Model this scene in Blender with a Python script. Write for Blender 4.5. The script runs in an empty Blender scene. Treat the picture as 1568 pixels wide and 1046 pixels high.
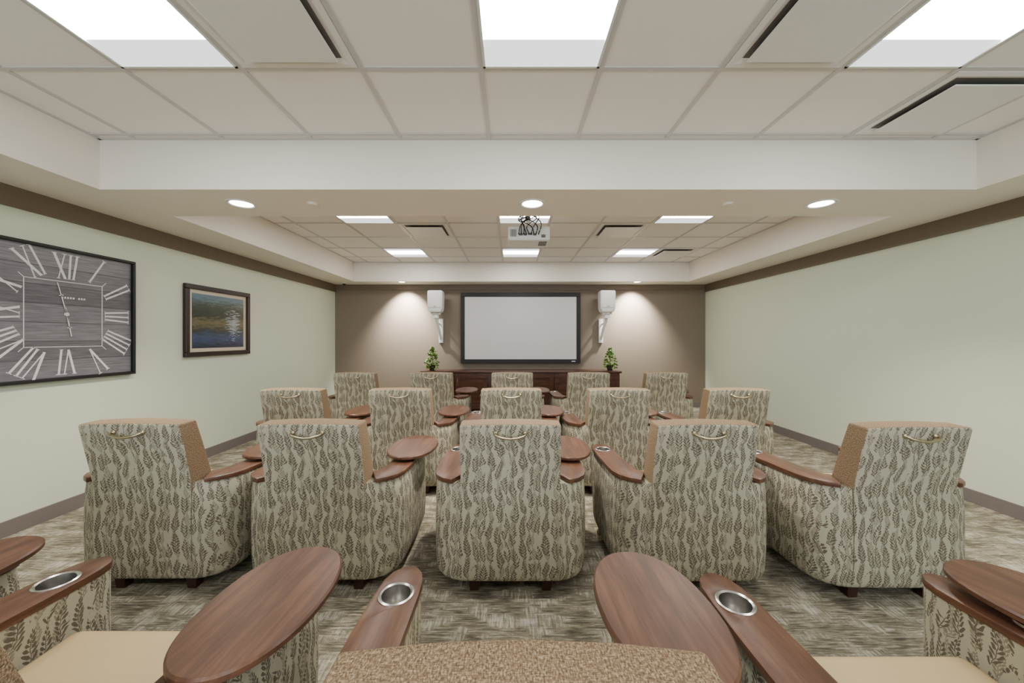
import bpy, bmesh, math, random
from mathutils import Vector, Matrix
random.seed(7)
scene = bpy.context.scene
COL = scene.collection
CAMH = 1.33
XL, XR, YB, YF = -3.39, 3.73, 7.11, -2.6
ZC, ZS = 2.71, 2.36

# ------------------------------------------------------------------ node helpers
def srgb(r, g, b):
    def c(v):
        v /= 255.0
        return v/12.92 if v <= 0.04045 else ((v+0.055)/1.055)**2.4
    return (c(r), c(g), c(b), 1.0)

class NT:
    def __init__(self, name):
        self.mat = bpy.data.materials.new(name)
        self.mat.use_nodes = True
        self.t = self.mat.node_tree
        self.bsdf = self.t.nodes['Principled BSDF']
    def n(self, typ, **kw):
        nd = self.t.nodes.new(typ)
        for k, v in kw.items():
            setattr(nd, k, v)
        return nd
    def link(self, a, b):
        self.t.links.new(a, b)
    def m(self, op, a, b=None, c=None):
        nd = self.n('ShaderNodeMath', operation=op)
        for i, v in enumerate((a, b, c)):
            if v is None: continue
            if isinstance(v, (int, float)): nd.inputs[i].default_value = v
            else: self.link(v, nd.inputs[i])
        return nd.outputs[0]
    def mix(self, f, a, b):
        nd = self.n('ShaderNodeMix', data_type='RGBA')
        if isinstance(f, (int, float)): nd.inputs[0].default_value = f
        else: self.link(f, nd.inputs[0])
        for s, v in ((6, a), (7, b)):
            if isinstance(v, tuple): nd.inputs[s].default_value = v
            else: self.link(v, nd.inputs[s])
        return nd.outputs[2]
    def noise(self, vec, scale, detail=3, rough=0.5):
        nd = self.n('ShaderNodeTexNoise')
        nd.inputs['Scale'].default_value = scale
        nd.inputs['Detail'].default_value = detail
        nd.inputs['Roughness'].default_value = rough
        if vec is not None: self.link(vec, nd.inputs['Vector'])
        return nd.outputs[0]
    def mapping(self, vec, sc, rot=(0, 0, 0)):
        nd = self.n('ShaderNodeMapping')
        nd.inputs['Scale'].default_value = sc
        nd.inputs['Rotation'].default_value = rot
        self.link(vec, nd.inputs['Vector'])
        return nd.outputs[0]
    def ramp(self, f, stops):
        nd = self.n('ShaderNodeValToRGB')
        e = nd.color_ramp.elements
        while len(e) < len(stops): e.new(0.5)
        for i, (p, c) in enumerate(stops):
            e[i].position = p; e[i].color = c
        self.link(f, nd.inputs[0])
        return nd.outputs[0]
    def coord(self, which='Object'):
        return self.n('ShaderNodeTexCoord').outputs[which]
    def bump(self, h, strength, dist=0.002):
        nd = self.n('ShaderNodeBump')
        nd.inputs['Strength'].default_value = strength
        nd.inputs['Distance'].default_value = dist
        self.link(h, nd.inputs['Height'])
        self.link(nd.outputs[0], self.bsdf.inputs['Normal'])
    def base(self, c):
        if isinstance(c, tuple): self.bsdf.inputs['Base Color'].default_value = c
        else: self.link(c, self.bsdf.inputs['Base Color'])
    def rough(self, r, metal=0.0):
        self.bsdf.inputs['Roughness'].default_value = r
        self.bsdf.inputs['Metallic'].default_value = metal

def simple(name, col, rough=0.5, metal=0.0, nscale=40, namt=0.06, bump=0.0):
    k = NT(name)
    v = k.noise(k.coord(), nscale, 3)
    d = tuple(max(0, c*(1-namt)) for c in col[:3])+(1,)
    l = tuple(min(1, c*(1+namt)) for c in col[:3])+(1,)
    k.base(k.mix(v, d, l)); k.rough(rough, metal)
    if bump: k.bump(v, bump)
    return k.mat

def emis(name, col, strength):
    k = NT(name)
    k.base((0.8, 0.8, 0.8, 1)); k.rough(0.5)
    k.bsdf.inputs['Emission Color'].default_value = col
    k.bsdf.inputs['Emission Strength'].default_value = strength
    return k.mat

# ------------------------------------------------------------------ materials
M = {}
M['wall_green'] = simple('paint_sage', srgb(206, 213, 191), 0.6, 0, 180, 0.015, 0.05)
M['wall_taupe'] = simple('paint_taupe', srgb(120, 107, 92), 0.6, 0, 180, 0.02, 0.05)
M['crown'] = simple('paint_crown', srgb(108, 93, 76), 0.5, 0, 60, 0.02)
M['base'] = simple('vinyl_base', srgb(112, 104, 100), 0.5, 0, 60, 0.02)
M['soffit'] = simple('paint_soffit', srgb(236, 229, 217), 0.6, 0, 180, 0.01, 0.03)
M['tile'] = simple('acoustic_tile', srgb(242, 236, 231), 0.8, 0, 350, 0.03, 0.12)
M['tbar'] = simple('tbar_white', srgb(200, 196, 193), 0.4, 0, 50, 0.02)
M['white'] = simple('white_plastic', srgb(228, 228, 226), 0.4, 0, 50, 0.02)
M['whitemetal'] = simple('white_metal', srgb(232, 228, 224), 0.45, 0, 50, 0.02)
M['slot'] = simple('dark_slot', srgb(104, 100, 98), 0.7)
M['black'] = simple('black_satin', srgb(14, 12, 13), 0.55)
M['cable'] = simple('black_cable', srgb(18, 18, 18), 0.5)
M['screen'] = simple('projection_fabric', srgb(206, 206, 204), 0.7, 0, 300, 0.01)
M['steel'] = simple('brushed_steel', srgb(205, 203, 200), 0.25, 1.0, 90, 0.04)
M['nickel'] = simple('satin_nickel', srgb(186, 172, 145), 0.3, 1.0, 90, 0.04)
M['vinyl'] = simple('tan_vinyl', srgb(196, 172, 128), 0.45, 0, 120, 0.04, 0.1)
M['foot'] = simple('espresso_wood', srgb(58, 32, 26), 0.4, 0, 30, 0.15)
M['lens'] = emis('led_lens', (1.0, 0.985, 0.96, 1), 38)
M['lens2'] = emis('led_reflector', (0.95, 0.96, 1.0, 1), 1.4)
M['can'] = emis('downlight_lens', (1, 0.95, 0.86, 1), 20)
M['leaf'] = simple('ivy_leaf', srgb(96, 132, 44), 0.5, 0, 20, 0.45)
M['pot'] = simple('dark_pot', srgb(52, 44, 40), 0.4)
M['mat'] = simple('mat_board', srgb(202, 188, 164), 0.8)
M['numeral'] = simple('numeral_white', srgb(222, 220, 220), 0.7, 0, 30, 0.12)
M['frame_brown'] = simple('frame_espresso', srgb(38, 24, 21), 0.4, 0, 30, 0.1)

def wood(name, dark, mid, light, scale=1.0, rough=0.32, axis=1):
    k = NT(name)
    co = k.coord()
    sc = [14, 14, 14]; sc[axis] = 1.6
    v1 = k.noise(k.mapping(co, tuple(s*scale for s in sc)), 2.2, 5, 0.6)
    sc2 = [120, 120, 120]; sc2[axis] = 5
    v2 = k.noise(k.mapping(co, tuple(s*scale for s in sc2)), 1.5, 2, 0.5)
    f = k.m('ADD', k.m('MULTIPLY', v1, 0.75), k.m('MULTIPLY', v2, 0.25))
    k.base(k.ramp(f, [(0.33, dark), (0.5, mid), (0.66, light)]))
    k.rough(rough)
    return k.mat
M['walnut'] = wood('walnut_laminate', srgb(70, 45, 32), srgb(90, 59, 43), srgb(112, 77, 56), rough=0.36)
M['darkwood'] = wood('dark_cabinet_wood', srgb(50, 29, 22), srgb(72, 43, 33), srgb(92, 57, 43), axis=0)

# leaf fabric ----------------------------------------------------------
def leaf_fabric():
    k = NT('leaf_vine_fabric')
    uvc = k.coord('UV')
    sep = k.n('ShaderNodeSeparateXYZ')
    k.link(uvc, sep.inputs[0])
    u, v = sep.outputs[0], sep.outputs[1]
    wr = k.noise(k.mapping(uvc, (1, 1, 1)), 11.0, 2)
    wr2 = k.noise(k.mapping(uvc, (1.3, 1.1, 1)), 38.0, 1)
    u = k.m('ADD', u, k.m('MULTIPLY', k.m('SUBTRACT', wr, 0.5), 0.055))
    v = k.m('ADD', v, k.m('MULTIPLY', k.m('SUBTRACT', wr2, 0.5), 0.014))
    def layer(u, v, W, L0, h, seed, P):
        u1 = k.m('ADD', u, k.m('MULTIPLY', k.m('SINE', k.m('ADD', k.m('MULTIPLY', v, 24.0), seed)), 0.007))
        cf = k.m('DIVIDE', u1, W)
        c = k.m('FLOOR', cf)
        wn = k.n('ShaderNodeTexWhiteNoise', noise_dimensions='1D')
        k.link(k.m('ADD', c, seed), wn.inputs['W'])
        r = wn.outputs['Value']
        lx = k.m('MULTIPLY', k.m('SUBTRACT', k.m('FRACT', cf), 0.5), W)
        ax = k.m('ABSOLUTE', lx)
        vv = k.m('ADD', v, k.m('MULTIPLY', r, 0.9))
        t = k.m('FRACT', k.m('DIVIDE', vv, P))
        tap = k.m('SINE', k.m('MULTIPLY', k.m('POWER', t, 0.7), math.pi))
        L = k.m('ADD', k.m('MULTIPLY', tap, L0), 0.002)
        side = k.m('MULTIPLY', k.m('SIGN', lx), h*0.25)
        q = k.m('SUBTRACT', k.m('ADD', vv, side), k.m('MULTIPLY', ax, 1.0))
        q = k.m('MULTIPLY', k.m('ABSOLUTE', k.m('SUBTRACT', k.m('FRACT', k.m('DIVIDE', q, h)), 0.5)), h)
        s = k.m('DIVIDE', ax, L)
        inside = k.m('LESS_THAN', s, 1.0)
        prof = k.m('MULTIPLY', k.m('SINE', k.m('MULTIPLY', k.m('POWER', k.m('MINIMUM', s, 1.0), 1.3), math.pi)), h*0.42)
        leaf = k.m('MULTIPLY', k.m('LESS_THAN', q, prof), inside)
        stem = k.m('MULTIPLY', k.m('LESS_THAN', ax, 0.0011), k.m('LESS_THAN', t, 0.9))
        return k.m('MAXIMUM', leaf, stem)
    a = layer(u, v, 0.040, 0.0165, 0.0150, 0.0, 0.115)
    b = layer(k.m('ADD', u, 0.021), k.m('ADD', v, 0.31), 0.057, 0.012, 0.012, 5.3, 0.07)
    weave = k.noise(k.mapping(uvc, (1, 1, 1)), 900, 2)
    bg = k.mix(weave, srgb(160, 155, 134), srgb(190, 185, 164))
    ca = k.mix(weave, srgb(86, 78, 65), srgb(112, 103, 88))
    cb = k.mix(weave, srgb(126, 118, 101), srgb(144, 136, 118))
    c = k.mix(b, bg, cb)
    gap = k.m('GREATER_THAN', k.noise(k.mapping(uvc, (1, 0.6, 1)), 20.0, 1), 0.41)
    c = k.mix(k.m('MULTIPLY', a, gap), c, ca)
    k.base(c); k.rough(0.85)
    k.bump(weave, 0.15)
    return k.mat
M['leaf_fabric'] = leaf_fabric()

def tweed():
    k = NT('tan_tweed')
    co = k.coord('UV')
    w1 = k.noise(k.mapping(co, (260, 110, 1)), 1.6, 2, 0.6)
    w2 = k.noise(k.mapping(co, (90, 320, 1)), 1.6, 2, 0.6)
    f = k.m('ADD', k.m('MULTIPLY', w1, 0.6), k.m('MULTIPLY', w2, 0.4))
    k.base(k.ramp(f, [(0.38, srgb(88, 69, 50)), (0.5, srgb(130, 106, 78)), (0.62, srgb(180, 158, 127))]))
    k.rough(0.9); k.bump(f, 0.5, 0.003)
    return k.mat
M['tweed'] = tweed()

def carpet():
    k = NT('carpet_streak')
    co = k.coord()
    a = k.noise(k.mapping(co, (7, 75, 1)), 1.3, 4, 0.65)
    b = k.noise(k.mapping(co, (75, 7, 1)), 1.3, 4, 0.65)
    big = k.noise(k.mapping(co, (5, 9, 1)), 1.0, 3, 0.6)
    f = k.mix(k.m('MULTIPLY', k.m('GREATER_THAN', big, 0.52), 0.75), a, b)
    f = k.m('ADD', k.m('MULTIPLY', f, 0.58), k.m('MULTIPLY', big, 0.42))
    fine = k.noise(co, 220, 2)
    f = k.m('ADD', f, k.m('MULTIPLY', k.m('SUBTRACT', fine, 0.5), 0.10))
    k.base(k.ramp(f, [(0.39, srgb(78, 72, 60)), (0.455, srgb(110, 103, 86)), (0.52, srgb(140, 133, 114)),
                      (0.60, srgb(190, 184, 169))]))
    k.rough(0.95); k.bump(fine, 0.5, 0.004)
    return k.mat
M['carpet'] = carpet()

def planks():
    k = NT('grey_plank_face')
    co = k.coord('UV')
    sep = k.n('ShaderNodeSeparateXYZ'); k.link(co, sep.inputs[0])
    row = k.m('MULTIPLY', sep.outputs[1], 7.0)
    wn = k.n('ShaderNodeTexWhiteNoise', noise_dimensions='1D')
    k.link(k.m('FLOOR', row), wn.inputs['W'])
    g = k.noise(k.mapping(co, (2.5, 40, 1)), 2.0, 5, 0.65)
    f = k.m('ADD', k.m('MULTIPLY', g, 0.7), k.m('MULTIPLY', wn.outputs['Value'], 0.2))
    edge = k.m('LESS_THAN', k.m('FRACT', row), 0.03)
    c = k.ramp(f, [(0.25, srgb(82, 79, 83)), (0.45, srgb(110, 107, 112)), (0.7, srgb(146, 143, 148))])
    c = k.mix(edge, c, srgb(58, 55, 58))
    k.base(c); k.rough(0.5)
    return k.mat
M['planks'] = planks()

def lakephoto():
    k = NT('lake_photograph')
    co = k.coord('UV')
    sep = k.n('ShaderNodeSeparateXYZ'); k.link(co, sep.inputs[0])
    n1 = k.noise(k.mapping(co, (3, 11, 1)), 2.0, 6, 0.75)
    n2 = k.noise(k.mapping(co, (4, 22, 1)), 1.8, 5, 0.7)
    f = k.m('ADD', sep.outputs[1], k.m('MULTIPLY', k.m('SUBTRACT', n1, 0.5), 0.60))
    c = k.ramp(f, [(0.0, srgb(30, 36, 52)), (0.20, srgb(56, 72, 108)), (0.33, srgb(40, 46, 40)), (0.48, srgb(104, 96, 64)),
                   (0.60, srgb(30, 38, 26)), (0.80, srgb(52, 66, 50)), (0.95, srgb(92, 116, 130))])
    bump = k.m('SUBTRACT', 1.0, k.m('MULTIPLY', k.m('ABSOLUTE', k.m('SUBTRACT', sep.outputs[0], 0.78)), 4.0))
    bv = k.m('SUBTRACT', 1.0, k.m('MULTIPLY', k.m('ABSOLUTE', k.m('SUBTRACT', sep.outputs[1], 0.48)), 2.2))
    pt = k.m('MULTIPLY', k.m('MAXIMUM', bump, 0.0), k.m('MAXIMUM', bv, 0.0))
    pt = k.m('GREATER_THAN', k.m('ADD', k.m('MULTIPLY', pt, 0.28), n2), 0.66)
    c = k.mix(k.m('MULTIPLY', pt, 0.7), c, srgb(168, 180, 190))
    k.base(c); k.rough(0.3)
    return k.mat
M['lake'] = lakephoto()

# ------------------------------------------------------------------ mesh helpers
def new_obj(name, bm, mats, parent=None, smooth=None):
    me = bpy.data.meshes.new(name)
    bmesh.ops.recalc_face_normals(bm, faces=bm.faces)
    bm.to_mesh(me); bm.free()
    for m_ in (mats if isinstance(mats, (list, tuple)) else [mats]):
        me.materials.append(M[m_])
    ob = bpy.data.objects.new(name, me)
    COL.objects.link(ob)
    if parent: ob.parent = parent
    if smooth: shade(ob, smooth)
    return ob

def shade(ob, ang=35):
    for p in ob.data.polygons: p.use_smooth = True
    ob.data.set_sharp_from_angle(angle=math.radians(ang))

def add_box(bm, x0, x1, y0, y1, z0, z1, mi=0, bevel=0.0, seg=2):
    r = bmesh.ops.create_cube(bm, size=1.0)
    vs = r['verts']
    for v in vs:
        v.co = Vector(((x0+x1)/2+v.co.x*(x1-x0), (y0+y1)/2+v.co.y*(y1-y0), (z0+z1)/2+v.co.z*(z1-z0)))
    fs = set(f for v in vs for f in v.link_faces)
    if bevel:
        es = set(e for v in vs for e in v.link_edges)
        r2 = bmesh.ops.bevel(bm, geom=list(es), offset=bevel, segments=seg, affect='EDGES', profile=0.5)
        fs = set(f for f in r2['faces']) | set(f for f in fs if f.is_valid)
    for f in fs: f.material_index = mi
    return vs

def box(name, x0, x1, y0, y1, z0, z1, mat, parent=None, bevel=0.0, seg=2):
    bm = bmesh.new(); add_box(bm, x0, x1, y0, y1, z0, z1, 0, bevel, seg)
    return new_obj(name, bm, mat, parent, 40 if bevel else None)

def add_cyl(bm, c, r, z0, z1, seg=32, mi=0, r2=None, mat=None):
    rr = bmesh.ops.create_cone(bm, cap_ends=True, segments=seg, radius1=r, radius2=r if r2 is None else r2, depth=z1-z0)
    vs = rr['verts']
    for v in vs:
        v.co += Vector((c[0], c[1], (z0+z1)/2))
    if mat is not None:
        for v in vs: v.co = mat @ v.co
    for f in set(f for v in vs for f in v.link_faces): f.material_index = mi
    return vs

def add_tube(bm, pts, r, seg=10, mi=0):
    pts = [Vector(p) for p in pts]
    rings = []
    for i, p in enumerate(pts):
        t = (pts[min(i+1, len(pts)-1)]-pts[max(i-1, 0)]).normalized()
        a = Vector((0, 0, 1)) if abs(t.z) < 0.9 else Vector((1, 0, 0))
        n1 = t.cross(a).normalized(); n2 = t.cross(n1)
        rings.append([bm.verts.new(p+(n1*math.cos(2*math.pi*j/seg)+n2*math.sin(2*math.pi*j/seg))*r) for j in range(seg)])
    for i in range(len(rings)-1):
        for j in range(seg):
            f = bm.faces.new((rings[i][j], rings[i][(j+1) % seg], rings[i+1][(j+1) % seg], rings[i+1][j]))
            f.material_index = mi
    bm.faces.new(rings[0]).material_index = mi
    bm.faces.new(rings[-1][::-1]).material_index = mi

def apply_mods(ob):
    dg = bpy.context.evaluated_depsgraph_get()
    me = bpy.data.meshes.new_from_object(ob.evaluated_get(dg))
    ob.modifiers.clear()
    ob.data = me

def join(obs, name):
    bpy.ops.object.select_all(action='DESELECT')
    for o in obs: o.select_set(True)
    bpy.context.view_layer.objects.active = obs[0]
    bpy.ops.object.join()
    o = bpy.context.view_layer.objects.active
    o.name = name; o.data.name = name
    return o

def empty(name, loc=(0, 0, 0), rz=0):
    e = bpy.data.objects.new(name, None)
    e.empty_display_size = 0.2
    e.location = loc; e.rotation_euler = (0, 0, rz)
    COL.objects.link(e)
    return e

def box_uv(ob, shell=False):
    me = ob.data
    uvl = me.uv_layers.get('UVMap') or me.uv_layers.new(name='UVMap')
    for p in me.polygons:
        n = p.normal
        for li in p.loop_indices:
            c = me.vertices[me.loops[li].vertex_index].co
            if shell and abs(n.z) < 0.8:
                s = 1 if c.x >= 0 else -1
                uv = (s*(min(abs(c.x), 0.33)+c.y), c.z)
            elif abs(n.z) > 0.7: uv = (c.x, c.y)
            elif abs(n.x) > abs(n.y): uv = (c.y+0.3, c.z)
            else: uv = (c.x, c.z)
            uvl.data[li].uv = uv

# ------------------------------------------------------------------ room shell
T = 0.12
box('floor', XL-T, XR+T, YF-T, YB+T, -0.1, 0.0, 'carpet')
box('wall_left', XL-T, XL, YF-T, YB+T, 0, 2.85, 'wall_green')
box('wall_right', XR, XR+T, YF-T, YB+T, 0, 2.85, 'wall_green')
box('wall_back', XL, XR, YB, YB+T, 0, 2.85, 'wall_taupe')
box('ceiling', XL, XR, YF, YB, ZC, ZC+0.1, 'tile')
# wall behind camera with two window openings
bm = bmesh.new()
for (a, b, z0, z1) in [(XL, -2.6, 0, 2.85), (-2.6, -0.6, 0, 0.8), (-2.6, -0.6, 2.1, 2.85), (-0.6, 0.9, 0, 2.85),
                       (0.9, 2.9, 0, 0.8), (0.9, 2.9, 2.1, 2.85), (2.9, XR, 0, 2.85)]:
    add_box(bm, a, b, YF-T, YF, z0, z1)
new_obj('wall_front', bm, 'wall_green')
for i, (a, b) in enumerate([(-2.6, -0.6), (0.9, 2.9)]):
    bm = bmesh.new()
    for (x0, x1, z0, z1) in [(a, b, 0.8, 0.86), (a, b, 2.04, 2.1), (a, a+0.06, 0.8, 2.1), (b-0.06, b, 0.8, 2.1),
                             ((a+b)/2-0.03, (a+b)/2+0.03, 0.8, 2.1)]:
        add_box(bm, x0, x1, YF-0.09, YF-0.02, z0, z1)
    new_obj('window_%d' % (i+1), bm, 'white')

TX0, TX1 = -2.85, 3.22
bm = bmesh.new()
for (x0, x1, y0, y1) in [(XL, TX0, YF, YB), (TX1, XR, YF, YB), (TX0, TX1, 2.56, 3.12), (TX0, TX1, 6.70, YB), (TX0, TX1, YF, -2.0)]:
    add_box(bm, x0, x1, y0, y1, ZS, ZC-0.001)
new_obj('ceiling_soffit', bm, 'soffit')
CR = 0.14
box('trim_1', XL, XL+0.02, YF, YB, ZS-CR, ZS, 'crown')
box('trim_2', XR-0.02, XR, YF, YB, ZS-CR, ZS, 'crown')
box('trim_3', XL+0.02, XR-0.02, YB-0.02, YB, ZS-CR*0.75, ZS, 'crown')
box('baseboard_left', XL, XL+0.012, YF, YB, 0, 0.105, 'base')
box('baseboard_right', XR-0.012, XR, YF, YB, 0, 0.105, 'base')
box('baseboard_back', XL, XR, YB-0.012, YB, 0, 0.105, 'base')

# ceiling grid
GX0 = -0.154
def gx(k): return GX0+0.61*k
bm = bmesh.new()
for k in range(-4, 6):
    x = gx(k)
    for (y0, y1) in [(-2.0, 2.56), (3.12, 6.70)]:
        add_box(bm, x-0.012, x+0.012, y0, y1, ZC-0.007, ZC+0.001)
rows_f = [1.887-0.61*i for i in range(-1, 7)]
rows_b = [4.42+0.61*i for i in range(-2, 4)]
for y in rows_f+rows_b:
    add_box(bm, TX0, TX1, y-0.012, y+0.012, ZC-0.0065, ZC+0.001)
for (y0, y1) in [(-2.0, 2.56), (3.12, 6.70)]:   # wall angle
    add_box(bm, TX0, TX0+0.02, y0, y1, ZC-0.008, ZC+0.001)
    add_box(bm, TX1-0.02, TX1, y0, y1, ZC-0.008, ZC+0.001)
    add_box(bm, TX0, TX1, y0, y0+0.02, ZC-0.008, ZC+0.001)
    add_box(bm, TX0, TX1, y1-0.02, y1, ZC-0.008, ZC+0.001)
new_obj('trim_4', bm, 'tbar')

def troffer(k, y0, y1):
    x0, x1 = gx(k)+0.012, gx(k+1)-0.012
    y0 += 0.012; y1 -= 0.012
    bm = bmesh.new()
    z = ZC-0.012
    f = 0.012
    for (a, b, c, d) in [(x0, x1, y0, y0+f), (x0, x1, y1-f, y1), (x0, x0+f, y0, y1), (x1-f, x1, y0, y1)]:
        add_box(bm, a, b, c, d, z, ZC, 0)
    ins = 0.17
    # sloped end reflectors and bright lens
    def quad(pts, mi):
        ff = bm.faces.new([bm.verts.new(p) for p in pts]); ff.material_index = mi
    zi = ZC-0.002; zb = ZC-0.010
    quad([(x0+f, y0+f, zb), (x1-f, y0+f, zb), (x1-f, y0+ins, zi), (x0+f, y0+ins, zi)], 2)
    quad([(x0+f, y1-f, zb), (x1-f, y1-f, zb), (x1-f, y1-ins, zi), (x0+f, y1-ins, zi)], 2)
    quad([(x0+f, y0+ins, zi), (x1-f, y0+ins, zi), (x1-f, y1-ins, zi), (x0+f, y1-ins, zi)], 1)
    new_obj('ceiling_light_panel', bm, ['white', 'lens', 'lens2'])
for k in (-3, 0, 3):
    troffer(k, 1.277, 1.887)
    troffer(k, -1.163, -0.553)  # unseen panels behind the camera, added to brighten the room
    troffer(k, 3.81, 4.42)
    troffer(k, 5.64, 6.25)

def diffuser(k, y0, y1):
    x0, x1 = gx(k)+0.014, gx(k+1)-0.014
    y0 += 0.014; y1 -= 0.014
    bm = bmesh.new()
    def ring(i, z): return [(x0+i, y0+i, z), (x1-i, y0+i, z), (x1-i, y1-i, z), (x0+i, y1-i, z)]
    prof = [(0.0, ZC-0.001), (0.0, ZC-0.010), (0.03, ZC-0.012), (0.055, ZC-0.002)]
    rs = [[bm.verts.new(p) for p in ring(*a)] for a in prof]
    for i in range(len(rs)-1):
        for j in range(4):
            f = bm.faces.new((rs[i][j], rs[i][(j+1) % 4], rs[i+1][(j+1) % 4], rs[i+1][j])); f.material_index = 0
    f = bm.faces.new(rs[-1]); f.material_index = 1
    add_box(bm, x0+0.068, x1-0.068, y0+0.068, y1-0.068, ZC-0.034, ZC-0.026, 0, 0.003, 2)
    for sx in (x0+0.12, x1-0.12):
        for sy in (y0+0.12, y1-0.12):
            add_box(bm, sx-0.01, sx+0.01, sy-0.01, sy+0.01, ZC-0.03, ZC-0.001, 1)
    new_obj('air_diffuser', bm, ['whitemetal', 'slot'])
diffuser(-2, 1.277, 1.887); diffuser(2, 1.277, 1.887)
diffuser(4, 1.887, 2.497)
diffuser(-2, 4.42, 5.03); diffuser(2, 4.42, 5.03)
diffuser(4, 5.64, 6.25)

def downlight(x, y, r=0.09, power=12, wall=False):
    e = empty('recessed_downlight', (x, y, ZS))
    bm = bmesh.new()
    seg = 40
    prof = [(r+0.012, 0.0), (r+0.010, -0.006), (r-0.006, -0.006), (r-0.014, -0.0015)]
    rs = [[bm.verts.new((a*math.cos(2*math.pi*j/seg), a*math.sin(2*math.pi*j/seg), z)) for j in range(seg)] for a, z in prof]
    for i in range(len(rs)-1):
        for j in range(seg):
            bm.faces.new((rs[i][j], rs[i][(j+1) % seg], rs[i+1][(j+1) % seg], rs[i+1][j]))
    f = bm.faces.new(rs[-1]); f.material_index = 1
    new_obj('trim_ring', bm, ['white', 'can'], e)
    ld = bpy.data.lights.new('downlight_spot', 'SPOT')
    ld.energy = power; ld.spot_size = math.radians(92 if wall else 115); ld.spot_blend = 0.9 if wall else 0.8
    ld.shadow_soft_size = 0.04; ld.color = (1, 0.92, 0.80) if not wall else (1, 0.97, 0.91)
    lo = bpy.data.objects.new('lamp', ld); COL.objects.link(lo)
    lo.parent = e; lo.location = (0, 0, -0.02)
    if wall: lo.rotation_euler = (math.radians(26), 0, 0)
for x in (-2.065, 0.16, 2.37): downlight(x, 2.83, power=190)
for x in (-2.0, 2.30): downlight(x, 6.76, 0.07, 620, True)
for x in (-1.52, 1.655):
    bm = bmesh.new()
    add_cyl(bm, (0, 0), 0.042, -0.006, 0.0, 28, 0, None)
    add_cyl(bm, (0, 0), 0.034, -0.014, -0.006, 28, 0)
    o = new_obj('sprinkler_cover', bm, 'soffit', None, 40); o.location = (x, 2.83, ZS)
bm = bmesh.new()
add_cyl(bm, (0, 0), 0.035, -0.012, 0.0, 24, 0)
bmesh.ops.create_uvsphere(bm, u_segments=20, v_segments=12, radius=0.028, matrix=Matrix.Translation((0, 0, -0.018)))
for f in bm.faces:
    if f.calc_center_median().z < -0.013: f.material_index = 1
o = new_obj('dome_camera', bm, ['white', 'black'], None, 40); o.location = (-3.12, 6.9, ZS)

# ------------------------------------------------------------------ chair
def ztop(y): return 0.585-0.03*(max(y, 0)/0.75)
OUT = [(0, 0), (.13, 0), (.25, 0), (.30, .012), (.35, .042), (.388, .09), (.405, .15), (.41, .24), (.411, .36), (.411, .48),
       (.408, .60), (.402, .67), (.388, .71), (.365, .732), (.342, .738)]
INN = [(0, .14), (.12, .14), (.20, .14), (.235, .143), (.262, .15), (.275, .165), (.28, .20), (.284, .26), (.287, .36), (.288, .48),
       (.289, .60), (.293, .665), (.305, .706), (.322, .728), (.335, .737)]
def full(half): return [(-x, y) for x, y in half[::-1]][:-1]+list(half)
def offset(path, d):
    res = []
    for i, (x, y) in enumerate(path):
        a = path[max(i-1, 0)]; b = path[min(i+1, len(path)-1)]
        tx, ty = b[0]-a[0], b[1]-a[1]
        l = math.hypot(tx, ty) or 1
        res.append((x-ty/l*d, y+tx/l*d))   # positive = to the left of travel
    return res
def loft_shell(outer, inner, levels, mi):
    bm = bmesh.new()
    R = []
    for zf, ins in levels:
        oo = offset(outer, ins)
        R.append(([bm.verts.new((x, y, zf(y))) for x, y in oo], [bm.verts.new((x, y, zf(y))) for x, y in inner]))
    n = len(outer)
    for k in range(len(R)-1):
        for s in (0, 1):
            for i in range(n-1):
                bm.faces.new((R[k][s][i], R[k][s][i+1], R[k+1][s][i+1], R[k+1][s][i]))
        for i in (0, n-1):
            bm.faces.new((R[k][0][i], R[k+1][0][i], R[k+1][1][i], R[k][1][i]))
    for k in (0, len(R)-1):
        for i in range(n-1):
            bm.faces.new((R[k][0][i], R[k][0][i+1], R[k][1][i+1], R[k][1][i]))
    for f in bm.faces: f.material_index = mi
    return bm

CUP = (-0.350, 0.60)
def cut(ob, z0, z1):
    bm = bmesh.new(); add_cyl(bm, CUP, 0.0425, z0, z1, 40)
    c = new_obj('cutter', bm, ob.data.materials[0].name and 'steel')
    md = ob.modifiers.new('b', 'BOOLEAN'); md.object = c; md.operation = 'DIFFERENCE'; md.solver = 'EXACT'
    apply_mods(ob)
    bpy.data.objects.remove(c)

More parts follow.
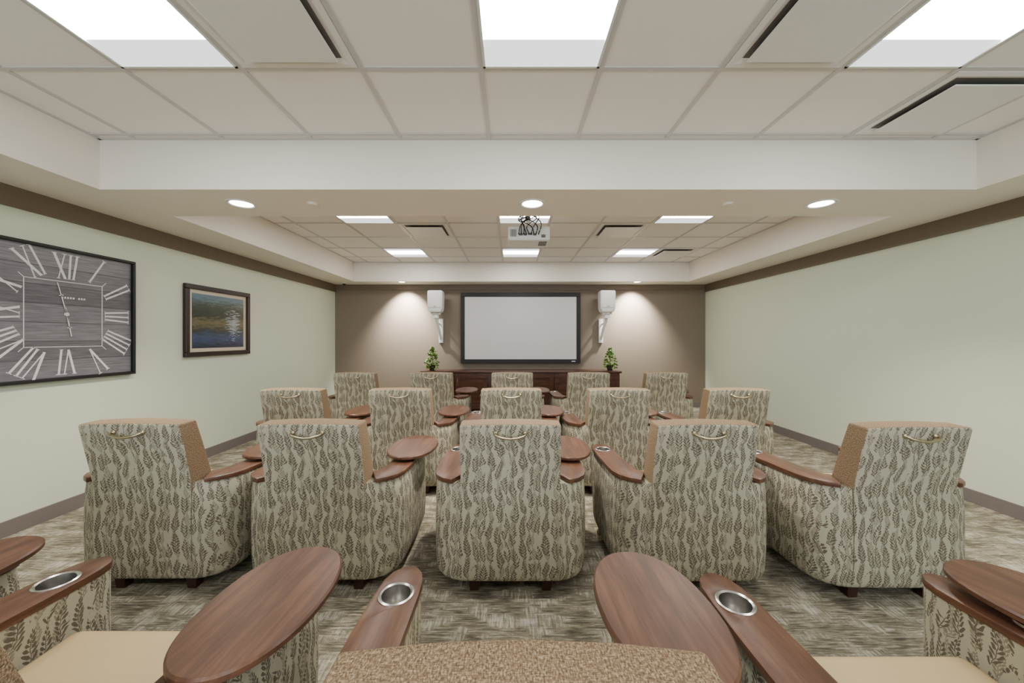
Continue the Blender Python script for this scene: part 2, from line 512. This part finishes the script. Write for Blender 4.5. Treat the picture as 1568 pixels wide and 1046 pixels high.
def build_chair():
    parts = []
    outer, inner = full(OUT), full(INN)
    lv = [(lambda y: 0.072, 0.050), (lambda y: 0.078, 0.028), (lambda y: 0.092, 0.010), (lambda y: 0.12, 0.0), (lambda y: 0.22, -0.004),
          (lambda y: 0.36, -0.005), (lambda y: ztop(y)-0.08, -0.002), (lambda y: ztop(y)-0.01, 0.004), (lambda y: ztop(y), 0.012)]
    bm = loft_shell(outer, inner, lv, 0)
    sh = new_obj('shell', bm, 'leaf_fabric'); cut(sh, 0.47, 0.7)
    shade(sh, 40); box_uv(sh, True); parts.append(sh)
    # wood arm caps
    i0 = 3
    for s in (-1, 1):
        o = [(s*x, y) for x, y in OUT[i0:]]; n = [(s*x, y) for x, y in INN[i0:]]
        d = s
        o2 = offset(o, -0.006*d); n2 = offset(n, 0.004*d)
        bm = bmesh.new()
        poly = o2+n2[::-1]
        def zz(y, t): return ztop(y)+t
        bot = [bm.verts.new((x, y, zz(y, 0.001))) for x, y in poly]
        top = [bm.verts.new((x, y, zz(y, 0.024))) for x, y in poly]
        N = len(poly); h = len(o2)
        for j in range(N):
            bm.faces.new((bot[j], bot[(j+1) % N], top[(j+1) % N], top[j]))
        for ring in (bot, top):
            for j in range(h-1):
                bm.faces.new((ring[j], ring[j+1], ring[N-2-j], ring[N-1-j]))
        cap = new_obj('cap', bm, 'walnut')
        if s < 0: cut(cap, 0.47, 0.7)
        md = cap.modifiers.new('bv', 'BEVEL'); md.width = 0.004; md.segments = 2; md.limit_method = 'ANGLE'; md.angle_limit = math.radians(50)
        apply_mods(cap); shade(cap, 40); box_uv(cap); parts.append(cap)
    # cup holder
    bm = bmesh.new()
    seg = 40; zt = ztop(CUP[1])+0.024
    prof = [(0.051, zt+0.0), (0.051, zt+0.003), (0.046, zt+0.005), (0.041, zt+0.002), (0.039, zt-0.02), (0.037, zt-0.065), (0.030, zt-0.070), (0.0, zt-0.070)]
    rs = []
    for a, z in prof[:-1]:
        rs.append([bm.verts.new((CUP[0]+a*math.cos(2*math.pi*j/seg), CUP[1]+a*math.sin(2*math.pi*j/seg), z)) for j in range(seg)])
    for i in range(len(rs)-1):
        for j in range(seg):
            bm.faces.new((rs[i][j], rs[i][(j+1) % seg], rs[i+1][(j+1) % seg], rs[i+1][j]))
    bm.faces.new(rs[-1])
    cup = new_obj('cup', bm, 'steel', None, 50); box_uv(cup); parts.append(cup)
    # back slab
    W = 0.250
    rear = [(0.034, 0.078), (0.004, 0.094), (-0.006, 0.12), (-0.012, 0.22), (-0.014, 0.40), (-0.012, 0.58), (-0.034, 0.69), (-0.058, 0.80), (-0.080, 0.905)]
    front = [(0.13, 0.078), (0.13, 0.094), (0.13, 0.12), (0.13, 0.22), (0.145, 0.40), (0.135, 0.58), (0.100, 0.69), (0.064, 0.80), (0.026, 0.908)]
    bm = bmesh.new()
    cols = [-1, -0.96, -0.5, 0, 0.5, 0.96, 1]
    G = {}
    for i, (r, f) in enumerate(zip(rear, front)):
        w = W
        for j, c in enumerate(cols):
            crown = 0.006*(1-c*c)
            G[0, i, j] = bm.verts.new((c*w, r[0]-crown*0.6, r[1]+(crown if i == 8 else 0)))
            G[1, i, j] = bm.verts.new((c*w, f[0]+crown*2.5, f[1]+(crown if i == 8 else 0)))
    nr, nc = len(rear), len(cols)
    for s in (0, 1):
        for i in range(nr-1):
            for j in range(nc-1):
                fc = bm.faces.new((G[s, i, j], G[s, i, j+1], G[s, i+1, j+1], G[s, i+1, j])); fc.material_index = s
    for i in range(nr-1):
        for j in (0, nc-1):
            fc = bm.faces.new((G[0, i, j], G[0, i+1, j], G[1, i+1, j], G[1, i, j])); fc.material_index = 1 if i >= 3 else 0
    for i in (0, nr-1):
        for j in range(nc-1):
            fc = bm.faces.new((G[0, i, j], G[0, i, j+1], G[1, i, j+1], G[1, i, j])); fc.material_index = 1
    sl = new_obj('slab', bm, ['leaf_fabric', 'tweed'])
    md = sl.modifiers.new('bv', 'BEVEL'); md.width = 0.018; md.segments = 4; md.limit_method = 'ANGLE'; md.angle_limit = math.radians(50)
    apply_mods(sl); shade(sl, 60); box_uv(sl); parts.append(sl)
    # piping along the back-panel edges
    bm = bmesh.new()
    for s in (-1, 1):
        pts = [(s*(W-0.002), r[0]+0.006, r[1]) for r in rear[1:]]
        pts[-1] = (pts[-1][0]-s*0.004, pts[-1][1], pts[-1][2]-0.012)
        add_tube(bm, pts, 0.0035, 8)
    pp = new_obj('piping', bm, 'leaf_fabric', None, 60); box_uv(pp); parts.append(pp)
    # seat cushion
    bm = bmesh.new(); add_box(bm, -0.287, 0.287, 0.13, 0.60, 0.31, 0.450, 0, 0.035, 4)
    for v in bm.verts:
        if v.co.z > 0.42: v.co.z += 0.015*(1-(v.co.x/0.285)**2)
    st = new_obj('seat', bm, 'vinyl', None, 60); box_uv(st); parts.append(st)
    bm = bmesh.new(); add_box(bm, -0.290, 0.290, 0.20, 0.58, 0.09, 0.32, 0, 0.012, 2)
    ap = new_obj('apron', bm, 'leaf_fabric', None, 60); box_uv(ap); parts.append(ap)
    # base pan + feet
    bm = bmesh.new()
    add_box(bm, -0.26, 0.26, 0.09, 0.62, 0.066, 0.095, 0)
    for sx in (-0.19, 0.19):
        for sy in (0.09, 0.60):
            vs = add_box(bm, sx-0.03, sx+0.03, sy-0.03, sy+0.03, 0, 0.088, 0)
            for v in vs:
                if v.co.z < 0.01:
                    v.co.x = sx+(v.co.x-sx)*0.75; v.co.y = sy+(v.co.y-sy)*0.75
    ft = new_obj('feet', bm, 'foot'); box_uv(ft); parts.append(ft)
    # pull handle on the rear
    bm = bmesh.new()
    zc, yb = 0.862, -0.074
    pts = [(-0.072, yb, zc+0.004), (-0.072, yb-0.022, zc), (-0.064, yb-0.030, zc-0.005), (-0.03, yb-0.034, zc-0.013), (0, yb-0.035, zc-0.016),
           (0.03, yb-0.034, zc-0.013), (0.064, yb-0.030, zc-0.005), (0.072, yb-0.022, zc), (0.072, yb, zc+0.004)]
    add_tube(bm, pts, 0.0062, 10)
    for s in (-1, 1):
        bmesh.ops.create_uvsphere(bm, u_segments=12, v_segments=8, radius=0.012, matrix=Matrix.Translation((s*0.072, yb-0.002, zc+0.003)))
    hd = new_obj('handle', bm, 'nickel', None, 60); box_uv(hd); parts.append(hd)
    return join(parts, 'chair_body')

def build_table():
    bm = bmesh.new()
    seg = 72; a, b = 0.150, 0.245
    prof = [(0.006, 0.0, ), (0.0, 0.005), (0.0, 0.017), (0.005, 0.022)]
    rs = []
    for ins, z in prof:
        ring = []
        for j in range(seg):
            t = 2*math.pi*j/seg
            ct, st = math.cos(t), math.sin(t)
            p = 2/2.2
            x = math.copysign(abs(ct)**p, ct)*(a-ins); y = math.copysign(abs(st)**p, st)*(b-ins)
            ring.append(bm.verts.new((x, y, z)))
        rs.append(ring)
    for i in range(3):
        for j in range(seg):
            bm.faces.new((rs[i][j], rs[i][(j+1) % seg], rs[i+1][(j+1) % seg], rs[i+1][j]))
    bm.faces.new(rs[0]); bm.faces.new(rs[-1])
    o = new_obj('tablet_table', bm, 'walnut', None, 40)
    box_uv(o)
    return o
proto = build_chair()
ptab = build_table()
pm, tm = proto.data, ptab.data
bpy.data.objects.remove(proto); bpy.data.objects.remove(ptab)
# pivot post mesh
bm = bmesh.new()
add_cyl(bm, (0, 0), 0.022, 0.575, 0.612, 24)
add_cyl(bm, (0, 0), 0.045, 0.602, 0.6085, 24)
pv = new_obj('pivot', bm, 'steel', None, 40); pvm = pv.data; bpy.data.objects.remove(pv)

TABZ = 0.609
def chair(x, y, rz=0.0, tab=(0.360, 0.53), trz=0.0):
    e = empty('theater_armchair', (x, y, 0), math.radians(rz))
    b = bpy.data.objects.new('chair_body', pm); COL.objects.link(b); b.parent = e
    if tab is None: return
    t = bpy.data.objects.new('tablet_table', tm); COL.objects.link(t); t.parent = e
    t.location = (tab[0], tab[1], TABZ); t.rotation_euler = (0, 0, math.radians(trz))
    p = bpy.data.objects.new('table_pivot', pvm); COL.objects.link(p); p.parent = e
    p.location = (0.35, min(tab[1], 0.56), 0)

# front row (closest to the screen)
for x in (-1.90, -0.97, 0.01, 0.94, 1.88): chair(x, 4.53)
# second row
for x in (-1.81, -0.92, 0.0, 0.89): chair(x, 3.10)
chair(1.87, 3.10, 0, None)
# third row
chair(-1.89, 1.90); chair(-1.00, 1.89); chair(-0.005, 1.88)
chair(0.965, 1.88); chair(1.94, 1.83, 0, None)
# nearest row
chair(-2.06, 0.54)
chair(-1.04, 0.53, 0, (0.385, 0.47), -2)
chair(0.015, 0.475, 0, (0.365, 0.495), 2)
chair(0.98, 0.44, 0, (0.455, 0.49), 10)

# ------------------------------------------------------------------ projection screen
e = empty('projection_screen', (0, 0, 0))
sx0, sx1, sz0, sz1 = -0.967, 1.319, 0.853, 2.197
bm = bmesh.new()
w = 0.075
for (a, b, c, d) in [(sx0, sx1, sz1-w, sz1), (sx0, sx1, sz0, sz0+w), (sx0, sx0+w, sz0+w, sz1-w), (sx1-w, sx1, sz0+w, sz1-w)]:
    add_box(bm, a, b, YB-0.06, YB-0.008, c, d, 0, 0.004, 1)
new_obj('screen_frame', bm, 'black', e)
box('screen_surface', sx0+w-0.01, sx1-w+0.01, YB-0.045, YB-0.01, sz0+w-0.01, sz1-w+0.01, 'screen', e)
box('badge', sx1-0.17, sx1-0.10, YB-0.063, YB-0.059, sz0+0.03, sz0+0.045, 'whitemetal', e)

# ------------------------------------------------------------------ speakers
def speaker(x, side):
    e = empty('wall_speaker', (x, 6.80, 0))
    bm = bmesh.new()
    # tapered cabinet
    def ring(z, wx, y0, y1):
        return [bm.verts.new(p) for p in [(-wx, y0, z), (wx, y0, z), (wx, y1, z), (-wx, y1, z)]]
    lv = [ring(1.80, 0.105, -0.09, 0.10), ring(1.87, 0.132, -0.12, 0.11), ring(2.185, 0.136, -0.12, 0.11), ring(2.20, 0.124, -0.11, 0.10)]
    for i in range(3):
        for j in range(4): bm.faces.new((lv[i][j], lv[i][(j+1) % 4], lv[i+1][(j+1) % 4], lv[i+1][j]))
    bm.faces.new(lv[0]); bm.faces.new(lv[-1])
    bmesh.ops.bevel(bm, geom=bm.edges[:], offset=0.012, segments=3, affect='EDGES')
    new_obj('cabinet', bm, 'white', e, 40)
    box('grille', -0.112, 0.112, -0.127, -0.118, 1.885, 2.170, 'whitemetal', e, 0.004)
    box('emblem', -0.02, 0.02, -0.130, -0.126, 1.90, 1.91, 'slot', e)
    # bracket: wall channel, sloped arm, yoke
    box('wall_channel', -0.040+0.04*side, 0.040+0.04*side, 0.25, 0.308, 1.24, 1.70, 'white', e, 0.008)
    bm = bmesh.new()
    sgn = side
    add_tube(bm, [(0.04*sgn, 0.26, 1.32), (0.03*sgn, 0.12, 1.50), (0.0, 0.02, 1.66), (0.0, 0.0, 1.72)], 0.026, 12)
    add_tube(bm, [(0.04*sgn, 0.26, 1.58), (0.0, 0.10, 1.62), (0.0, 0.0, 1.72)], 0.018, 12)
    add_cyl(bm, (0, 0), 0.05, 1.70, 1.76, 20)
    add_box(bm, -0.085, 0.085, -0.05, 0.05, 1.765, 1.785)
    add_box(bm, -0.085, -0.07, -0.04, 0.04, 1.775, 1.84)
    add_box(bm, 0.07, 0.085, -0.04, 0.04, 1.775, 1.84)
    new_obj('bracket_arm', bm, 'white', e, 40)
speaker(-1.385, 1)
speaker(1.75, -1)

# ------------------------------------------------------------------ credenza
e = empty('media_credenza', (0.17, 6.72, 0))
box('case', -1.74, 1.74, -0.20, 0.20, 0.07, 0.715, 'darkwood', e, 0.004)
box('top', -1.77, 1.77, -0.23, 0.22, 0.715, 0.75, 'darkwood', e, 0.006)
box('plinth', -1.68, 1.68, -0.15, 0.18, 0.0, 0.075, 'black', e)
for i in range(6):
    x = -1.45+i*0.58
    bm = bmesh.new()
    add_box(bm, x-0.28, x+0.28, -0.222, -0.201, 0.09, 0.70, 0, 0.003)
    for (a, b, c, d) in [(x-0.28, x+0.28, 0.63, 0.70), (x-0.28, x+0.28, 0.09, 0.16), (x-0.28, x-0.21, 0.16, 0.63), (x+0.21, x+0.28, 0.16, 0.63)]:
        add_box(bm, a, b, -0.230, -0.218, c, d, 0, 0.002)
    new_obj('door_panel', bm, 'darkwood', e)
    s = 1 if i % 2 == 0 else -1
    bm = bmesh.new()
    add_tube(bm, [(x+s*0.245, -0.228, 0.50), (x+s*0.245, -0.25, 0.51), (x+s*0.245, -0.25, 0.61), (x+s*0.245, -0.228, 0.62)], 0.005, 8)
    new_obj('pull', bm, 'nickel', e, 60)

# ------------------------------------------------------------------ plants
def plant(x, y, h, seed):
    rnd = random.Random(seed)
    e = empty('potted_ivy', (x, y, 0.75))
    bm = bmesh.new()
    seg = 24
    prof = [(0.0, 0.0), (0.045, 0.0), (0.062, 0.09), (0.066, 0.095), (0.060, 0.10), (0.052, 0.085), (0.0, 0.085)]
    rs = [[bm.verts.new((a*math.cos(2*math.pi*j/seg), a*math.sin(2*math.pi*j/seg), z)) for j in range(seg)] for a, z in prof[1:-1]]
    for i in range(len(rs)-1):
        for j in range(seg): bm.faces.new((rs[i][j], rs[i][(j+1) % seg], rs[i+1][(j+1) % seg], rs[i+1][j]))
    bm.faces.new(rs[0]); bm.faces.new(rs[-1])
    new_obj('pot', bm, 'pot', e, 40)
    bm = bmesh.new()
    add_tube(bm, [(0, 0, 0.08), (0.01, 0, 0.2), (-0.01, 0.01, 0.3), (0.0, 0, h-0.05)], 0.006, 6)
    for i in range(260):
        t = rnd.random()
        z = 0.09+t*(h-0.09)
        rad = (0.13*(1-t)**0.8+0.015)*math.sqrt(rnd.random())*1.05
        if i % 6 == 0: z = rnd.uniform(0.03, 0.12); rad = rnd.uniform(0.07, 0.13)
        th = rnd.random()*2*math.pi
        c = Vector((rad*math.cos(th), rad*math.sin(th), z))
        L = rnd.uniform(0.026, 0.046)
        rot = Matrix.Rotation(th+rnd.uniform(-.6, .6), 4, 'Z') @ Matrix.Rotation(rnd.uniform(-0.9, 0.9), 4, 'Y') @ Matrix.Rotation(rnd.uniform(-.9, .9), 4, 'X')
        pts = [(-L*.5, 0, 0), (-L*.15, L*.5, .004), (L*.25, L*.35, .003), (L*.7, 0, 0), (L*.25, -L*.35, .003), (-L*.15, -L*.5, .004)]
        bm.faces.new([bm.verts.new(c+rot @ Vector(p)) for p in pts])
    new_obj('foliage', bm, 'leaf', e)
plant(-1.43, 6.68, 0.42, 3)
plant(1.78, 6.68, 0.40, 4)

# ------------------------------------------------------------------ projector
e = empty('ceiling_projector', (0.172, 3.75, 0))
bm = bmesh.new(); add_box(bm, -0.205, 0.205, -0.15, 0.17, 2.285, 2.425, 0, 0.018, 3)
new_obj('housing', bm, 'white', e, 40)
bm = bmesh.new()
for i in range(5): add_box(bm, -0.18+i*0.012, -0.173+i*0.012, -0.154, -0.148, 2.32, 2.39)
for (a, b, c, d) in [(-0.10, -0.06, 2.33, 2.35), (-0.05, -0.02, 2.33, 2.35), (-0.005, 0.03, 2.335, 2.355), (0.04, 0.07, 2.33, 2.35), (0.12, 0.16, 2.31, 2.34)]:
    add_box(bm, a, b, -0.154, -0.148, c, d)
for i in range(7): add_box(bm, 0.10, 0.18, -0.10+i*0.025, -0.09+i*0.025, 2.2825, 2.288)
new_obj('ports_and_vents', bm, 'slot', e)
bm = bmesh.new()
add_cyl(bm, (0, 0), 0.045, 0.16, 0.20, 28, 0, None, Matrix.Translation((-0.08, 0, 2.355)) @ Matrix.Rotation(-math.pi/2, 4, 'X'))
new_obj('lens_barrel', bm, 'black', e, 40)
bm = bmesh.new()
add_cyl(bm, (0, 0), 0.022, 2.46, ZC-0.004, 20)
add_cyl(bm, (0, 0), 0.075, ZC-0.016, ZC-0.004, 28)
add_box(bm, -0.09, 0.09, -0.07, 0.07, 2.445, 2.46)
for sx in (-0.08, 0.08):
    for sy in (-0.06, 0.06): add_cyl(bm, (sx, sy), 0.006, 2.42, 2.45, 8)
new_obj('ceiling_mount', bm, 'whitemetal', e, 40)
bm = bmesh.new()
rnd = random.Random(5)
for i in range(9):
    x0 = -0.10+i*0.024
    p = [(x0, -0.15, 2.342), (x0, -0.185, 2.345), (x0+rnd.uniform(-.06, .06), -0.20, 2.40+rnd.uniform(0, .05)),
         (rnd.uniform(-.12, .12), -0.15, 2.47+rnd.uniform(0, .05)), (rnd.uniform(-.14, .10), -0.09, 2.50+rnd.uniform(-.02, .06)),
         (rnd.uniform(-.03, .03), -0.05, 2.58), (0.012*math.cos(i), -0.03, 2.70)]
    for _ in range(2):
        q = [p[0]]
        for a, b in zip(p[:-1], p[1:]):
            q.append(tuple(a[k]*.75+b[k]*.25 for k in range(3))); q.append(tuple(a[k]*.25+b[k]*.75 for k in range(3)))
        q.append(p[-1]); p = q
    add_tube(bm, p, 0.0052, 6)
new_obj('cables', bm, 'cable', e, 60)

# ------------------------------------------------------------------ clock (on left wall)
e = empty('wall_clock', (XL, 2.80, 1.511))
H = 0.497
def uvplane(name, x, u0, u1, v0, v1, mat, parent):
    bm = bmesh.new()
    uvl = bm.loops.layers.uv.new('UVMap')
    f = bm.faces.new([bm.verts.new(p) for p in [(x, u0, v0), (x, u1, v0), (x, u1, v1), (x, u0, v1)]])
    for l, uv in zip(f.loops, [(0, 0), (1, 0), (1, 1), (0, 1)]): l[uvl].uv = uv
    return new_obj(name, bm, mat, parent)
bm = bmesh.new()
fw = 0.022
for (a, b, c, d) in [(-H, H, H-fw, H), (-H, H, -H, -H+fw), (-H, -H+fw, -H+fw, H-fw), (H-fw, H, -H+fw, H-fw)]:
    add_box(bm, 0.001, 0.045, a, b, c, d, 0, 0.003, 1)
new_obj('clock_frame', bm, 'black', e)
box('clock_board', 0.001, 0.018, -H+fw, H-fw, -H+fw, H-fw, 'black', e)
uvplane('clock_face', 0.0185, -H+fw, H-fw, -H+fw, H-fw, 'planks', e)
bm = bmesh.new()
def bar(p, q, w, x=0.0195):
    p, q = Vector(p), Vector(q); t = (q-p)
    if t.length < 1e-6: return
    t.normalize(); n = Vector((-t.y, t.x))*w/2
    lo = [bm.verts.new((x-0.0008, c.x, c.y)) for c in (p-n, q-n, q+n, p+n)]
    hi = [bm.verts.new((x+0.001, c.x, c.y)) for c in (p-n, q-n, q+n, p+n)]
    bm.faces.new(hi); bm.faces.new(lo[::-1])
    for j in range(4): bm.faces.new((lo[j], lo[(j+1) % 4], hi[(j+1) % 4], hi[j]))
nums = ['XII', 'I', 'II', 'III', 'IIII', 'V', 'VI', 'VII', 'VIII', 'IX', 'X', 'XI']
for i, s in enumerate(nums):
    th = math.radians(90-30*i)
    d = Vector((math.cos(th), math.sin(th)))
    k = 1/max(abs(d.x), abs(d.y))
    r0, r1 = 0.268*k, 0.452*k
    tang = Vector((d.y, -d.x))
    widths = {'I': 0.034, 'V': 0.075, 'X': 0.080}
    tot = sum(widths[c] for c in s)
    u = -tot/2
    def P(uu, rr):
        g = 0.80+0.45*(rr-r0)/(r1-r0)
        return d*rr+tang*uu*g
    for c in s:
        wc = widths[c]; m0 = u+wc/2
        if c == 'I':
            bar(P(m0, r0), P(m0, r1), 0.013)
            bar(P(m0-0.013, r0), P(m0+0.013, r0), 0.005); bar(P(m0-0.013, r1), P(m0+0.013, r1), 0.005)
        elif c == 'V':
            bar(P(m0-0.026, r1), P(m0, r0), 0.015, 0.0196); bar(P(m0+0.026, r1), P(m0, r0), 0.007)
            bar(P(m0-0.038, r1), P(m0-0.014, r1), 0.005); bar(P(m0+0.014, r1), P(m0+0.038, r1), 0.005)
        else:
            bar(P(m0-0.026, r1), P(m0+0.026, r0), 0.016, 0.0196); bar(P(m0+0.026, r1), P(m0-0.026, r0), 0.007)
            for rr in (r0, r1):
                bar(P(m0-0.037, rr), P(m0-0.014, rr), 0.005); bar(P(m0+0.014, rr), P(m0+0.037, rr), 0.005)
        u += wc
q = 0.245
for (a, b) in [((-q, q), (q, q)), ((q, q), (q, -q)), ((q, -q), (-q, -q)), ((-q, -q), (-q, q))]: bar(a, b, 0.005)
for a in ((q, q), (-q, q), (q, -q), (-q, -q)): bar(a, (a[0]*1.12, a[1]*1.12), 0.004)
for j in range(9):
    if j == 5: continue
    x0 = -0.03+j*0.018; bar((x0, 0.125), (x0+0.010, 0.125), 0.014)
new_obj('numerals', bm, 'numeral', e)
bm = bmesh.new()
for (ang, L, w_) in [(104, 0.24, 0.010), (280, 0.17, 0.013)]:
    a = math.radians(ang); dd = Vector((math.cos(a), math.sin(a)))
    bar(-dd*0.05, dd*L*0.6, w_*0.6, 0.024); bar(dd*L*0.55, dd*L, w_*0.5, 0.024)
    bar(dd*L*0.6-Vector((-dd.y, dd.x))*0.014, dd*L*0.6+Vector((-dd.y, dd.x))*0.014, 0.006, 0.024)
add_cyl(bm, (0, 0), 0.014, 0.0185, 0.028, 20, 0, None, Matrix.Rotation(math.pi/2, 4, 'Y'))
new_obj('clock_hands', bm, 'numeral', e)

# ------------------------------------------------------------------ framed picture
e = empty('framed_lake_picture', (XL, 4.28, 1.517))
U, V = 0.47, 0.385
fw = 0.05
bm = bmesh.new()
for (a, b, c, d) in [(-U, U, V-fw, V), (-U, U, -V, -V+fw), (-U, -U+fw, -V+fw, V-fw), (U-fw, U, -V+fw, V-fw)]:
    add_box(bm, 0.001, 0.04, a, b, c, d, 0, 0.005, 1)
new_obj('picture_frame', bm, 'frame_brown', e)
box('mat_board', 0.001, 0.015, -U+fw-0.003, U-fw+0.003, -V+fw-0.003, V-fw+0.003, 'mat', e)
uvplane('print', 0.0165, -U+0.095, U-0.095, -V+0.09, V-0.09, 'lake', e)

# ------------------------------------------------------------------ daylight through the windows behind
for i, x in enumerate((-1.6, 1.9)):
    ld = bpy.data.lights.new('window_daylight', 'AREA'); ld.shape = 'RECTANGLE'; ld.size = 1.8; ld.size_y = 1.2
    ld.energy = 75; ld.color = (0.80, 0.90, 1.0)
    lo = bpy.data.objects.new('window_daylight', ld); COL.objects.link(lo)
    lo.location = (x, YF-0.1, 1.45); lo.rotation_euler = (math.radians(108), 0, 0)
w = bpy.data.worlds.new('World'); scene.world = w; w.use_nodes = True
w.node_tree.nodes['Background'].inputs[0].default_value = (0.75, 0.85, 1, 1)
w.node_tree.nodes['Background'].inputs[1].default_value = 1.0

# ------------------------------------------------------------------ camera
cd = bpy.data.cameras.new('Camera'); cam = bpy.data.objects.new('Camera', cd); COL.objects.link(cam)
cam.location = (0, 0, CAMH); cam.rotation_euler = (math.radians(90), 0, 0)
cd.lens = 13.0; cd.sensor_width = 36; cd.clip_start = 0.02
cd.shift_x = 0.0006; cd.shift_y = -0.0032
scene.camera = cam
